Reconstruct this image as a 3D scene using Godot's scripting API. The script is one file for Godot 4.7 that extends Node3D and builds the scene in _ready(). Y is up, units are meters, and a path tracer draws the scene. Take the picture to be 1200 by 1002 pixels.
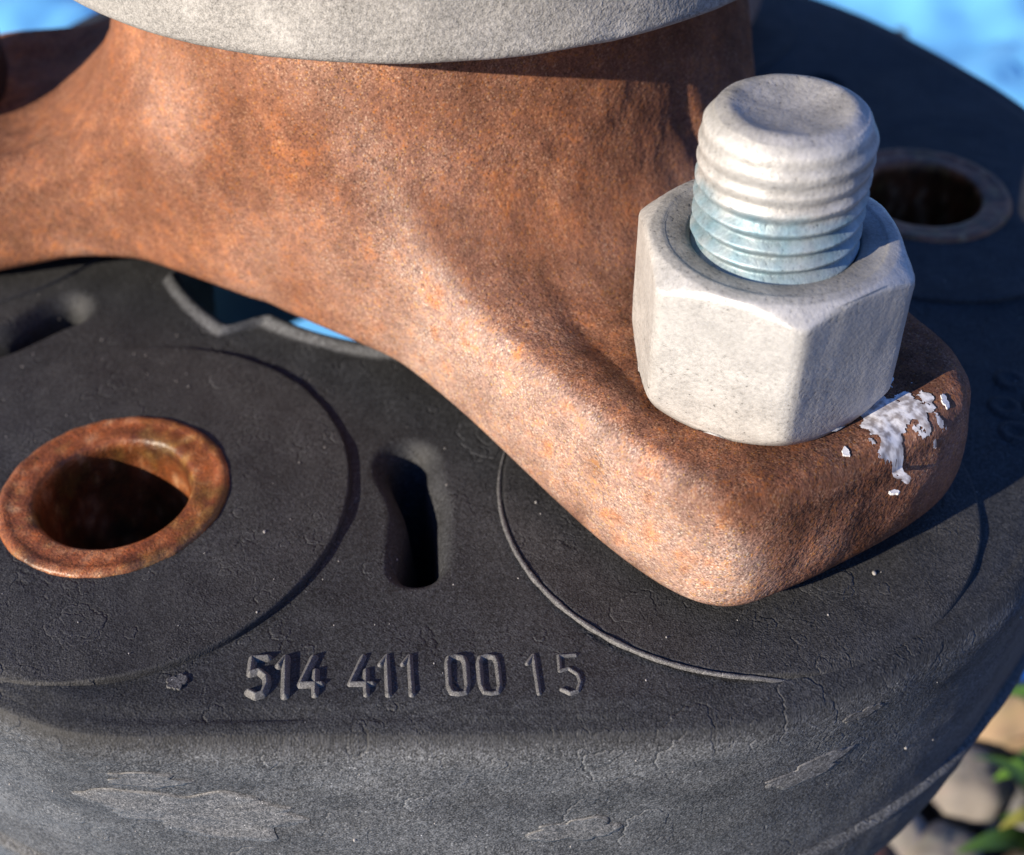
extends Node3D
# A rubber flex-disc shaft coupling on a blue tarp, close up. Shapes are given in units of the bolt circle's radius (50 mm); S turns them into metres.

const S := 0.05
const B := 1.10866            # direction of the front arm, in radians from +x towards +z
const ARM_TOP := 0.25
const GROUND := -2.0
const HEAD := 5.0             # vertex colours are stored as 0..1: they are divided by this, and their materials multiplied
var rust: StandardMaterial3D
var rust_deep: StandardMaterial3D
var rubber: StandardMaterial3D
var rubber_boss: StandardMaterial3D
var rubber_mark: StandardMaterial3D
var rubber_flake: StandardMaterial3D
var zinc: StandardMaterial3D
var cast: StandardMaterial3D
var oxide: StandardMaterial3D
var mottle := FastNoiseLite.new()
var ripple := FastNoiseLite.new()
var taken := {}


func _ready() -> void:
	# ---- camera
	var c := Camera3D.new()
	c.name = "camera"
	var yaw := 0.05746
	var pitch := 0.72793
	var roll := -0.01416
	var fw := Vector3(sin(yaw) * cos(pitch), -sin(pitch), -cos(yaw) * cos(pitch))
	var rt := fw.cross(Vector3.UP).normalized()
	var up := rt.cross(fw)
	var r2 := rt * cos(roll) + up * sin(roll)
	var u2 := up * cos(roll) - rt * sin(roll)
	c.transform = Transform3D(Basis(r2, u2, -fw), Vector3(0, 1.47931, 2.37715) * S)
	var att := CameraAttributesPhysical.new()
	att.frustum_focal_length = 12.0 / tan(atan(501.0 / 1538.1))
	att.frustum_focus_distance = 1.85 * S
	att.frustum_near = 0.005
	att.frustum_far = 60.0
	att.exposure_aperture = 26.0
	c.attributes = att
	c.near = 0.005
	c.far = 60.0
	c.fov = rad_to_deg(2.0 * atan(501.0 / 1538.1))
	add_child(c)
	c.current = true
	# ---- sky, sun, exposure
	var e := Environment.new()
	var sm := ProceduralSkyMaterial.new()
	sm.sky_top_color = Color(0.27, 0.45, 0.76)
	sm.sky_horizon_color = Color(0.68, 0.76, 0.86)
	sm.sky_curve = 0.16
	sm.ground_bottom_color = Color(0.20, 0.17, 0.14)
	sm.ground_horizon_color = Color(0.45, 0.45, 0.45)
	sm.sun_angle_max = 1.0
	var sky := Sky.new()
	sky.sky_material = sm
	e.background_mode = Environment.BG_SKY
	e.sky = sky
	e.background_energy_multiplier = 0.62
	e.tonemap_mode = Environment.TONE_MAPPER_LINEAR
	e.tonemap_exposure = 1.6
	e.sdfgi_enabled = true
	e.ssao_enabled = true
	e.ssil_enabled = true
	var we := WorldEnvironment.new()
	we.name = "environment"
	we.environment = e
	add_child(we)
	var sun := DirectionalLight3D.new()
	sun.name = "sun"
	sun.light_energy = 1.6
	sun.light_color = Color(1.0, 0.94, 0.85)
	sun.light_angular_distance = 0.5
	sun.shadow_enabled = true
	var az := deg_to_rad(147.5)
	var el := deg_to_rad(20.5)
	var to_sun := Vector3(cos(az) * cos(el), sin(el), sin(az) * cos(el))
	sun.transform = Transform3D(Basis.looking_at(-to_sun, Vector3.UP), Vector3.ZERO)
	add_child(sun)

	mottle.seed = 11
	mottle.noise_type = FastNoiseLite.TYPE_SIMPLEX_SMOOTH
	mottle.frequency = 1.0
	mottle.fractal_octaves = 3
	ripple.seed = 5
	ripple.noise_type = FastNoiseLite.TYPE_SIMPLEX_SMOOTH
	ripple.frequency = 1.0
	ripple.fractal_octaves = 2
	materials()

	# ---- the setting
	ground()
	tarp()
	timber()
	# ---- the coupling
	disc()
	spider()
	shaft_flange()
	var a := [B, B + TAU / 3.0]
	var bolt_labels := ["threaded bolt end with dished grey tip standing up through the large pale hex nut", "bolt in the left arm, at the photo's edge beyond the rusty hub"]
	var nut_labels := ["large pale grey hex nut on the rusty arm pointing at the viewer", "dark hex nut on the left arm, whose shadow falls across the rust beside the hub"]
	for k in 2:
		bolt(Vector3(cos(a[k]), 0, sin(a[k])), 0.3 + 1.1 * k, bolt_labels[k])
		nut(Vector3(cos(a[k]), 0, sin(a[k])), deg_to_rad(31.0 if k == 0 else 30.0), nut_labels[k], zinc if k == 0 else oxide)
	third_bolt(Vector3(cos(a[0] + 2.0 * TAU / 3.0), 0, sin(a[0] + 2.0 * TAU / 3.0)))
	stones()
	plants()


# ------------------------------------------------------------------ helpers

func numbered(called: String) -> String:
	var n: int = taken.get(called, 0)
	taken[called] = n + 1
	return called if n == 0 else "%s_%03d" % [called, n]


func thing(called: String, label: String, category: String, at := Vector3.ZERO, group := "") -> Node3D:
	var o := Node3D.new()
	o.name = numbered(called)
	add_child(o)
	o.position = at * S
	tag(o, label, category, group)
	return o


func tag(o: Node, label: String, category: String, group := "", kind := "") -> void:
	o.set_meta("label", label)
	if category:
		o.set_meta("category", category)
	if group:
		o.set_meta("group", group)
	if kind:
		o.set_meta("kind", kind)


func put(called: String, m: Mesh, mat: Material, parent: Node) -> MeshInstance3D:
	var o := MeshInstance3D.new()
	o.mesh = m
	o.material_override = mat
	o.name = numbered(called) if parent == self else called
	parent.add_child(o, true)
	return o


# A sheet of nu x nv points; points are in units. loop_u joins the last column to the first. skip(i, j) leaves a cell out.
func sheet(nu: int, nv: int, p: PackedVector3Array, loop_u := false, col := PackedColorArray(), skip := PackedByteArray(), origin := Vector3.ZERO) -> ArrayMesh:
	var v := PackedVector3Array()
	v.resize(p.size())
	for i in p.size():
		v[i] = (p[i] - origin) * S
	var n := PackedVector3Array()
	n.resize(p.size())
	var idx := PackedInt32Array()
	var last := nu if loop_u else nu - 1
	idx.resize(last * (nv - 1) * 6)
	var at := 0
	for i in last:
		var a := i * nv
		var b := ((i + 1) % nu) * nv
		for j in nv - 1:
			if skip.size() and skip[i * nv + j]:
				continue
			var q0 := a + j
			var q1 := b + j
			var q2 := b + j + 1
			var q3 := a + j + 1
			var f := (p[q2] - p[q0]).cross(p[q3] - p[q1])
			n[q0] += f
			n[q1] += f
			n[q2] += f
			n[q3] += f
			idx[at] = q0
			idx[at + 1] = q2
			idx[at + 2] = q1
			idx[at + 3] = q0
			idx[at + 4] = q3
			idx[at + 5] = q2
			at += 6
	idx.resize(at)
	for i in n.size():
		n[i] = n[i].normalized()
	var arr := []
	arr.resize(Mesh.ARRAY_MAX)
	arr[Mesh.ARRAY_VERTEX] = v
	arr[Mesh.ARRAY_NORMAL] = n
	arr[Mesh.ARRAY_INDEX] = idx
	var shade := PackedColorArray()
	shade.resize(p.size())
	shade.fill(Color(1.0 / HEAD, 1.0 / HEAD, 1.0 / HEAD))
	for i in col.size():
		shade[i] = Color(col[i].r / HEAD, col[i].g / HEAD, col[i].b / HEAD)
	arr[Mesh.ARRAY_COLOR] = shade
	var m := ArrayMesh.new()
	m.add_surface_from_arrays(Mesh.PRIMITIVE_TRIANGLES, arr)
	return m


# A turned shape: prof is a list of (radius, height), outside seen when the list runs from the top centre outwards and down.
func lathe(prof: Array, n: int, centre := Vector3.ZERO, wob := 0.0, from := 0.0, to := TAU) -> ArrayMesh:
	var p := PackedVector3Array()
	var whole := absf(to - from - TAU) < 1e-4
	var cols := n if whole else n + 1
	for i in cols:
		var t := from + (to - from) * i / n
		for q in prof:
			var r: float = q.x
			var y: float = q.y
			var w := 0.0
			if wob > 0.0:
				w = wob * ripple.get_noise_3d(q.x * cos(t) * 9.0, q.y * 9.0, q.x * sin(t) * 9.0)
			p.append(centre + Vector3((r + w) * cos(t), y + w, (r + w) * sin(t)))
	return sheet(cols, prof.size(), p, whole)


func arc(c: Vector2, r: float, a0: float, a1: float, n: int) -> Array:
	var out := []
	for i in n + 1:
		var t := deg_to_rad(lerpf(a0, a1, float(i) / n))
		out.append(c + Vector2(cos(t), sin(t)) * r)
	return out


func sstep(a: float, b: float, x: float) -> float:
	var t := clampf((x - a) / (b - a), 0.0, 1.0)
	return t * t * (3.0 - 2.0 * t)


# ------------------------------------------------------------------ materials

func noise(seed_: int, freq: float, octaves: int, w: int, type := FastNoiseLite.TYPE_SIMPLEX_SMOOTH, ridged := false) -> PackedByteArray:
	var f := FastNoiseLite.new()
	f.seed = seed_
	f.noise_type = type
	f.frequency = freq
	f.fractal_octaves = octaves
	f.fractal_type = FastNoiseLite.FRACTAL_RIDGED if ridged else FastNoiseLite.FRACTAL_FBM
	var im := f.get_seamless_image(w, w, false, false, 0.15, true)
	im.convert(Image.FORMAT_L8)
	return im.get_data()


func tex(bytes: PackedByteArray, w: int, fmt: Image.Format) -> ImageTexture:
	return ImageTexture.create_from_image(Image.create_from_data(w, w, false, fmt, bytes))


func surface(albedo: Texture2D, bump: Texture2D, tile: float, relief_mm: float, rough: float, spec: float, tint := Color.WHITE) -> StandardMaterial3D:
	var m := StandardMaterial3D.new()
	m.albedo_color = Color(tint.r * HEAD, tint.g * HEAD, tint.b * HEAD).linear_to_srgb()
	m.albedo_texture = albedo
	m.uv1_triplanar = true
	m.uv1_world_triplanar = true
	m.uv1_triplanar_sharpness = 4.0
	m.uv1_scale = Vector3.ONE / (tile * S)
	m.roughness = rough
	m.metallic_specular = spec
	m.heightmap_enabled = true
	m.heightmap_texture = bump
	m.heightmap_scale = relief_mm * 0.1
	m.vertex_color_use_as_albedo = true
	return m


func s8(x: float) -> int:   # linear 0..1 to an sRGB byte
	return int(clampf(255.0 * (1.055 * pow(maxf(x, 0.0), 1.0 / 2.4) - 0.055) if x > 0.0031308 else 255.0 * 12.92 * x, 0, 255))


func materials() -> void:
	var w := 1024
	var rng := RandomNumberGenerator.new()
	rng.seed = 3
	var lut := PackedByteArray()
	lut.resize(4096)
	for i in 4096:
		lut[i] = s8(i / 4095.0)
	# rust
	var n1 := noise(1, 0.007, 4, w)
	var n2 := noise(2, 0.03, 3, w)
	var n3 := noise(3, 0.11, 3, w)
	var n4 := noise(4, 0.36, 2, w)
	var n5 := noise(5, 0.018, 4, w)
	var n6 := noise(6, 0.24, 2, w)
	var al := PackedByteArray()
	al.resize(w * w * 3)
	var bu := PackedByteArray()
	bu.resize(w * w)
	for i in w * w:
		var big := n1[i] / 255.0
		var mid := n2[i] / 255.0
		var fine := n3[i] / 255.0
		var grain := n4[i] / 255.0
		var dust := n5[i] / 255.0
		var salt := rng.randf() - 0.5
		var hue := n6[i] / 255.0
		var k := 0.88 + 0.20 * (big - 0.5) + 0.4 * (mid - 0.5) + 0.6 * (fine - 0.5) + 0.9 * (grain - 0.5) + 0.45 * salt
		var r := 0.285 * k
		var g := 0.161 * k
		var b := 0.117 * k
		var plum := clampf((0.42 - hue) * 2.6 + 0.5 * salt, 0.0, 0.8)
		r = lerpf(r, 0.235 * k, plum)
		g = lerpf(g, 0.135 * k, plum)
		b = lerpf(b, 0.125 * k, plum)
		var pale := clampf((dust - 0.55) * 0.8 + (grain - 0.60) * 2.2 + (hue - 0.55) * 0.7 + 0.5 * salt, 0.0, 0.85)
		r = lerpf(r, 0.52, pale)
		g = lerpf(g, 0.395, pale)
		b = lerpf(b, 0.325, pale)
		var hot := clampf((big - 0.52) * 1.2 + (mid - 0.60) * 2.4 + (fine - 0.60) * 1.8 + (hue - 0.5) * 1.2, 0.0, 0.85)
		r = lerpf(r, 0.35, hot * 0.8)
		g = lerpf(g, 0.150, hot * 0.8)
		b = lerpf(b, 0.055, hot * 0.8)
		var dark := clampf((0.36 - fine) * 2.6 + (0.34 - grain) * 3.0 + 0.6 * salt, 0.0, 0.8)
		r = lerpf(r, 0.085, dark)
		g = lerpf(g, 0.050, dark)
		b = lerpf(b, 0.046, dark)
		if rng.randf() < 0.0008:
			r = 0.62
			g = 0.53
			b = 0.45
		al[i * 3] = lut[int(clampf(r, 0, 1) * 4095)]
		al[i * 3 + 1] = lut[int(clampf(g, 0, 1) * 4095)]
		al[i * 3 + 2] = lut[int(clampf(b, 0, 1) * 4095)]
		bu[i] = int(clampf(0.25 * mid + 0.45 * fine + 0.3 * grain, 0, 1) * 255)
	var grains := [Color(0.56, 0.44, 0.34), Color(0.48, 0.36, 0.28), Color(0.42, 0.17, 0.05), Color(0.44, 0.25, 0.07), Color(0.055, 0.036, 0.036), Color(0.10, 0.05, 0.04), Color(0.15, 0.085, 0.085)]
	for d in 64000:
		var c: Color = grains[rng.randi() % 7]
		var x := rng.randi() % w
		var y := rng.randi() % w
		if (n5[y * w + x] - 128) * (c.g - 0.2) < -4.0 and rng.randf() < 0.6:
			continue
		var keep := rng.randf_range(0.25, 0.85)
		for q in [0, 1, 2, 3]:
			if q == 3 and rng.randf() < 0.5:
				continue
			var at: int = ((y + q / 2) % w) * w + (x + q % 2) % w
			al[at * 3] = int(lerpf(al[at * 3], lut[int(c.r * 4095)], keep))
			al[at * 3 + 1] = int(lerpf(al[at * 3 + 1], lut[int(c.g * 4095)], keep))
			al[at * 3 + 2] = int(lerpf(al[at * 3 + 2], lut[int(c.b * 4095)], keep))
			bu[at] = int(clampf(bu[at] + (26 if c.g > 0.1 else -34) * keep, 0, 255))
	var ra := tex(al, w, Image.FORMAT_RGB8)
	var rb := tex(bu, w, Image.FORMAT_L8)
	rust = surface(ra, rb, 1.22, 0.12, 0.95, 0.2)
	rust_deep = surface(ra, rb, 0.9, 0.10, 0.42, 0.5)
	oxide = surface(ra, rb, 0.7, 0.16, 0.7, 0.4, Color(0.15, 0.15, 0.16))
	# zinc and cast grey
	for i in w * w:
		var mid := n5[i] / 255.0
		var fine := n3[i] / 255.0
		var grain := n4[i] / 255.0
		var v := 0.50 + 0.16 * (mid - 0.5) + 0.20 * (fine - 0.5) + 0.16 * (grain - 0.5) + 0.11 * (rng.randf() - 0.5)
		var pit := clampf((0.30 - fine) * 7.0 + (0.25 - grain) * 2.0, 0.0, 1.0) * clampf((n2[i] / 255.0 - 0.34) * 4.0, 0.0, 1.0)
		v = lerpf(v, 0.10, pit * 0.9)
		al[i * 3] = lut[int(clampf(v, 0, 1) * 4095)]
		al[i * 3 + 1] = lut[int(clampf(v * 0.988, 0, 1) * 4095)]
		al[i * 3 + 2] = lut[int(clampf(v * 0.968, 0, 1) * 4095)]
		bu[i] = int(clampf(0.35 + 0.35 * (fine - 0.5) + 0.3 * (grain - 0.5) + 0.3 * (mid - 0.5) - 0.35 * pit + 0.2, 0, 1) * 255)
	zinc = surface(tex(al, w, Image.FORMAT_RGB8), tex(bu, w, Image.FORMAT_L8), 1.0, 0.07, 0.5, 0.5)
	zinc.metallic = 0.3
	for i in w * w:
		var big := n1[i] / 255.0
		var mid := n2[i] / 255.0
		var fine := n3[i] / 255.0
		var grain := n4[i] / 255.0
		var v := 0.34 + 0.14 * (big - 0.5) + 0.06 * (mid - 0.5) + 0.22 * (fine - 0.5) + 0.26 * (grain - 0.5) + 0.20 * (rng.randf() - 0.5)
		if big > 0.66:
			v = lerpf(v, 0.56, clampf((big - 0.62) * 5.0 * fine * mid, 0.0, 0.6))
		al[i * 3] = lut[int(clampf(v, 0.03, 1) * 4095)]
		al[i * 3 + 1] = lut[int(clampf(v * 0.97, 0.03, 1) * 4095)]
		al[i * 3 + 2] = lut[int(clampf(v * 0.93, 0.03, 1) * 4095)]
		bu[i] = int(clampf(0.5 + 0.5 * (fine - 0.5) + 0.5 * (grain - 0.5), 0, 1) * 255)
	cast = surface(tex(al, w, Image.FORMAT_RGB8), tex(bu, w, Image.FORMAT_L8), 1.15, 0.08, 0.7, 0.4)
	# rubber: blistered skin with cracks
	var h := PackedFloat32Array()
	h.resize(w * w)
	var skin := PackedFloat32Array()
	skin.resize(w * w)
	var crack := PackedFloat32Array()
	crack.resize(w * w)
	for k in 260:
		var cx := rng.randi_range(0, w - 1)
		var cy := rng.randi_range(0, w - 1)
		if n1[cy * w + cx] < 122:
			continue
		var rad := rng.randf_range(5, 14) if rng.randf() < 0.86 else rng.randf_range(16, 38)
		var ph := [rng.randf() * TAU, rng.randf() * TAU, rng.randf() * TAU, rng.randf() * TAU]
		var open := rng.randf() * TAU
		var reach := int(rad * 1.5)
		for dy in range(-reach, reach + 1):
			for dx in range(-reach, reach + 1):
				var t := atan2(dy, dx)
				var edge: float = rad * (1.0 + 0.16 * sin(2 * t + ph[0]) + 0.11 * sin(3 * t + ph[1]) + 0.07 * sin(5 * t + ph[2]) + 0.05 * sin(9 * t + ph[3]) + 0.035 * sin(17 * t + ph[0]))
				var d := edge - sqrt(dx * dx + dy * dy)
				if d < -3.0:
					continue
				var at := posmod(cy + dy, w) * w + posmod(cx + dx, w)
				var share := clampf(0.8 + 0.5 * cos(t - open), 0.0, 1.0)
				if d > 0.0:
					h[at] += 0.16 * share * clampf(d / 1.5, 0, 1) * exp(-d / (rad * 0.7))
					skin[at] = maxf(skin[at], share * (exp(-d * d / 6.0) + 0.12))
				else:
					crack[at] = maxf(crack[at], share * exp(-d * d / 2.0))
	for k in 9:
		var x := rng.randf() * w
		var y := rng.randf() * w
		var t := rng.randf_range(0.4, 1.4) * (1 if rng.randf() < 0.5 else -1)
		for step in rng.randi_range(30, 90):
			t += rng.randfn(0.0, 0.28)
			x += cos(t)
			y += sin(t)
			for dy in range(-2, 3):
				for dx in range(-2, 3):
					var at := posmod(int(y) + dy, w) * w + posmod(int(x) + dx, w)
					crack[at] = maxf(crack[at], exp(-(dx * dx + dy * dy) / 1.6))
	var cell := FastNoiseLite.new()
	cell.seed = 31
	cell.noise_type = FastNoiseLite.TYPE_CELLULAR
	cell.cellular_return_type = FastNoiseLite.RETURN_DISTANCE2_SUB
	cell.cellular_jitter = 1.0
	cell.frequency = 0.028
	cell.fractal_type = FastNoiseLite.FRACTAL_NONE
	cell.domain_warp_enabled = true
	cell.domain_warp_amplitude = 16.0
	cell.domain_warp_frequency = 0.045
	cell.domain_warp_fractal_octaves = 3
	var ci := cell.get_seamless_image(w, w, false, false, 0.15, true)
	ci.convert(Image.FORMAT_L8)
	var n7 := ci.get_data()
	for i in w * w:
		var patch := clampf((n1[i] / 255.0 - 0.50) * 7.0, 0.0, 1.0) * clampf((n2[i] / 255.0 - 0.36) * 5.0, 0.0, 1.0)
		if patch > 0.0:
			var gap := n7[i] / 255.0
			crack[i] = maxf(crack[i], patch * 0.8 * clampf(1.0 - gap / 0.045, 0.0, 1.0))
			skin[i] = maxf(skin[i], patch * 0.6 * clampf(1.0 - absf(gap - 0.085) / 0.05, 0.0, 1.0))
			h[i] += 0.05 * patch * clampf(1.0 - absf(gap - 0.10) / 0.08, 0.0, 1.0)
	for i in w * w:
		var mid := n2[i] / 255.0
		var fine := n3[i] / 255.0
		var grain := n4[i] / 255.0
		var dust := n5[i] / 255.0
		var v := 0.028 + 0.016 * (dust - 0.5) + 0.034 * (fine - 0.5) + 0.060 * (grain - 0.5) + 0.030 * (rng.randf() - 0.5) + 0.022 * skin[i]
		if grain > 0.74:
			v += 0.05 * (grain - 0.74) / 0.26
		v = lerpf(v, 0.010, crack[i] * 0.7)
		var speck := rng.randf()
		if speck < 0.0007:
			v = 0.16
		elif speck < 0.0008:
			v = 0.4
		v = maxf(v, 0.007)
		al[i * 3] = lut[int(v * 4095)]
		al[i * 3 + 1] = lut[int(v * 4095)]
		al[i * 3 + 2] = lut[int(v * 1.03 * 4095)]
		bu[i] = int(clampf(0.45 + 0.16 * (fine - 0.5) + 0.32 * (grain - 0.5) + 0.12 * (mid - 0.5) + 1.3 * h[i] - 0.34 * crack[i], 0, 1) * 255)
	for d in 44000:
		var c := [0.10, 0.07, 0.055, 0.012, 0.009][rng.randi() % 5] as float
		var x := rng.randi() % w
		var y := rng.randi() % w
		var keep := rng.randf_range(0.2, 0.75)
		for q in [0, 1, 2, 3]:
			if q == 3 and rng.randf() < 0.5:
				continue
			var at: int = ((y + q / 2) % w) * w + (x + q % 2) % w
			for k in 3:
				al[at * 3 + k] = int(lerpf(al[at * 3 + k], lut[int(c * 4095)], keep))
	var ba := tex(al, w, Image.FORMAT_RGB8)
	var bb := tex(bu, w, Image.FORMAT_L8)
	rubber = surface(ba, bb, 1.3, 0.20, 0.72, 0.45, Color(0.92, 0.97, 1.05))
	rubber_boss = surface(ba, bb, 1.1, 0.22, 0.74, 0.45, Color(1.05, 1.07, 1.12))
	rubber_mark = surface(ba, bb, 0.7, 0.06, 0.62, 0.5, Color(3.5, 3.5, 3.5))  # brighter copy: digits carry sunlight in the tint, the rib is pale
	rubber_flake = surface(ba, bb, 1.2, 0.05, 0.6, 0.5, Color(1.0, 1.0, 0.99))


# ------------------------------------------------------------------ rubber disc

func chord_offset(t: float) -> float:     # angle from the middle of the nearest straight side
	return wrapf(t - (B + PI / 6.0), -PI / 6.0, PI / 6.0)


func disc_top_radius(t: float) -> float:
	var o := absf(chord_offset(t))
	# the side between the far bushing and the rear arm bellies out more
	var flat := lerpf(1.300, 1.365, 1.0 - sstep(0.4, 0.6, absf(wrapf(t - (B - PI / 2.0), -PI, PI)))) / cos(o)
	var lobe := 1.372
	var k := clampf(0.5 + (lobe - flat) / 0.06, 0.0, 1.0)
	return lerpf(lobe, flat, k) - 0.03 * k * (1.0 - k)


func disc_waist(t: float) -> float:      # widest, at the mould seam half way down
	return lerpf(1.378, 1.408, sstep(deg_to_rad(8.0), deg_to_rad(26.0), absf(chord_offset(t))))


func disc_side_radius(t: float, y: float) -> float:
	var bevel := 0.040 * sqrt(maxf(0.0, 1.0 - pow(1.0 - minf(-y / 0.060, 1.0), 2.0)))
	var k := clampf(-y / 0.40, 0.0, 1.0)
	return lerpf(disc_top_radius(t) + bevel, disc_waist(t), k)


func side_ripple(t: float, y: float, r: float) -> float:
	var x := r * cos(t)
	var z := r * sin(t)
	return 0.004 * ripple.get_noise_3d(x * 3.0, y * 7.0, z * 3.0) + 0.0010 * ripple.get_noise_3d(x * 14.0, y * 30.0, z * 14.0)


func bore_radius(t: float) -> float:
	var o := wrapf(t - deg_to_rad(146.0), -PI / 3.0, PI / 3.0)
	return 0.500 + 0.075 * (1.0 - sstep(deg_to_rad(10.0), deg_to_rad(15.0), absf(o)))


func slot_drop(x: float, z: float) -> float:
	var t := atan2(z, x)
	var o := chord_offset(t)
	var r := sqrt(x * x + z * z)
	var s := r * cos(o)
	var q := r * sin(o)
	if s < 0.6 or s > 1.2 or absf(q) > 0.25:
		return 0.0
	# centre line: from (0.80, 0.052) to (1.02, 0.010), kinked
	var k := clampf((s - 0.795) / 0.225, 0.0, 1.0)
	var cs := 0.795 + 0.225 * k
	var cq := lerpf(0.034, 0.006, sstep(0.0, 0.55, k))
	var d := sqrt(pow(s - cs, 2.0) + pow(q - cq, 2.0))
	var waist := 1.0 - absf(2.0 * k - 1.05)
	var core := 1.0 - sstep(0.004, lerpf(0.034, 0.025, clampf(waist, 0.0, 1.0)), d)
	var funnel := pow(1.0 - sstep(0.012, lerpf(0.066, 0.056, sstep(0.0, 0.6, k)), d), 1.3)
	return 0.048 * funnel + 0.28 * core


func disc_top_height(x: float, z: float, r: float, rt: float) -> float:
	var y := 0.0022 * ripple.get_noise_2d(x * 6.0, z * 6.0) + 0.0045 * ripple.get_noise_2d(x * 1.7 + 9.0, z * 1.7)
	y -= slot_drop(x, z)
	y -= 0.005 * pow(sstep(rt - 0.04, rt, r), 2.0)
	return y


func disc() -> void:
	var d := thing("rubber_coupling_disc", "thick black weathered rubber coupling disc with raised part number, under the rusty flange", "coupling disc", Vector3(0, 0, 0))
	var th := PackedFloat32Array()
	var t := deg_to_rad(-170.0)
	while t < deg_to_rad(190.0) - 0.003:
		th.append(t)
		var deg := rad_to_deg(t)
		t += 0.0036 if deg > 25.0 and deg < 178.0 else 0.016
	var nr := 200
	var lower := [Vector2(1.418, -0.40), Vector2(1.428, -0.404), Vector2(1.430, -0.412), Vector2(1.424, -0.420), Vector2(1.408, -0.425), Vector2(1.404, -0.432), Vector2(1.412, -0.440), Vector2(1.415, -0.47), Vector2(1.408, -0.55), Vector2(1.38, -0.68), Vector2(1.345, -0.79), Vector2(1.32, -0.82), Vector2(1.28, -0.84), Vector2(1.1, -0.842), Vector2(0.96, -0.84)]
	var side := 44
	var wall := [Vector2(0.36, -0.84), Vector2(0.34, -0.82), Vector2(0.20, -0.55), Vector2(0.07, -0.30), Vector2(0.01, -0.16), Vector2(0.0, -0.05), Vector2(-0.002, 0.0), Vector2(0.004, 0.010), Vector2(0.012, 0.013), Vector2(0.020, 0.010), Vector2(0.026, 0.002)]
	var nv := wall.size() + nr + side + lower.size()
	var p := PackedVector3Array()
	p.resize(th.size() * nv)
	var col := PackedColorArray()
	col.resize(p.size())
	var skip := PackedByteArray()
	skip.resize(p.size())
	var hole := []
	for k in 6:
		hole.append(Vector2(cos(B + k * PI / 3.0), sin(B + k * PI / 3.0)))
	for i in th.size():
		var a := th[i]
		var ca := cos(a)
		var sa := sin(a)
		var rb := bore_radius(a)
		var rt := disc_top_radius(a)
		var at := i * nv
		for q in wall:
			p[at] = Vector3((rb + q.x) * ca, q.y, (rb + q.x) * sa)
			at += 1
		for j in nr:
			var k := float(j + 1) / nr
			var r := lerpf(rb + 0.028, rt, k)
			var x := r * ca
			var z := r * sa
			p[at] = Vector3(x, disc_top_height(x, z, r, rt), z)
			for hc in hole:
				if absf(x - hc.x) < 0.16 and Vector2(x, z).distance_squared_to(hc) < 0.0245:
					skip[at] = 1
			at += 1
		for j in side:
			var k := float(j + 1) / side
			var y := -0.005 - 0.395 * pow(k, 1.9)
			var r := disc_side_radius(a, y) if j < side - 1 else disc_waist(a)
			if j < 3:
				r = lerpf(rt, disc_side_radius(a, y), (j + 1) / 3.5)
			var w := side_ripple(a, y, r)
			p[at] = Vector3((r + w) * ca, y, (r + w) * sa)
			at += 1
		for q in lower:
			var w := 0.003 * ripple.get_noise_3d(q.x * ca * 10.0, q.y * 20.0, q.x * sa * 10.0)
			w += (disc_waist(a) - 1.418) * sstep(1.1, 1.3, q.x)
			p[at] = Vector3((q.x + w) * ca, q.y, (q.x + w) * sa)
			at += 1
	for i in p.size():
		var q := p[i]
		var m := 1.0 + 0.35 * mottle.get_noise_3d(q.x * 2.2, q.y * 2.2, q.z * 2.2)
		# dry grey bloom on the worn flank
		var bloom := sstep(-0.006, -0.040, q.y) * sstep(1.25, 1.34, sqrt(q.x * q.x + q.z * q.z))
		bloom *= 0.80 + 0.40 * mottle.get_noise_3d(q.x * 1.5 + 4.0, q.y * 5.0, q.z * 1.5) + 0.35 * mottle.get_noise_3d(q.x * 5.0, q.y * 16.0, q.z * 5.0)
		m *= 1.0 + 2.6 * bloom
		# lighter tint on the lip of the bore
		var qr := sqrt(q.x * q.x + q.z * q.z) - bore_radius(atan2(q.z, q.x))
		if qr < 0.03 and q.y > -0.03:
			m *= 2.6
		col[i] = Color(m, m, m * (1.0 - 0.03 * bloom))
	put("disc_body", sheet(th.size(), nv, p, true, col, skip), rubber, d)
	# bosses with a bushing in each; those of the arms only show their rim
	for k in 6:
		var cc := Vector3(hole[k].x, 0, hole[k].y)
		var prof := [Vector2(0.150, 0.003), Vector2(0.19, 0.0075), Vector2(0.25, 0.0075), Vector2(0.30, 0.0075), Vector2(0.345, 0.0075), Vector2(0.368, 0.0078), Vector2(0.374, 0.0078), Vector2(0.3765, 0.006), Vector2(0.378, 0.002), Vector2(0.379, -0.006), Vector2(0.384, -0.03)]
		put("boss", boss_mesh(cc, prof), rubber_boss, d)
		if k in [1, 5, 4]:
			bushing(d, cc)
	# flash rib round the front boss
	var rib := PackedVector3Array()
	var c0 := Vector3(hole[0].x, 0, hole[0].y)
	var n := 160
	for i in n + 1:
		var a := deg_to_rad(lerpf(72.0, 212.0, float(i) / n))
		var fade := sin(PI * clampf(float(i) / n * 0.96 + 0.02, 0.0, 1.0))
		var wd := 0.0043 * pow(fade, 0.6) * (1.0 + 0.25 * ripple.get_noise_1d(i * 0.2))
		for q in [Vector2(-1.0, -0.3), Vector2(-0.7, 0.75), Vector2(-0.15, 1.15), Vector2(0.1, 0.9), Vector2(0.35, 1.05), Vector2(0.75, 0.7), Vector2(1.0, -0.3)]:
			var r: float = 0.382 + q.x * wd
			var o := c0 + Vector3(r * cos(a), 0.0, r * sin(a))
			rib.append(o + Vector3(0, 0.006 + q.y * wd * 0.9 - 0.03 * sstep(1.33, 1.385, Vector2(o.x, o.z).length()), 0))
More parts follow.
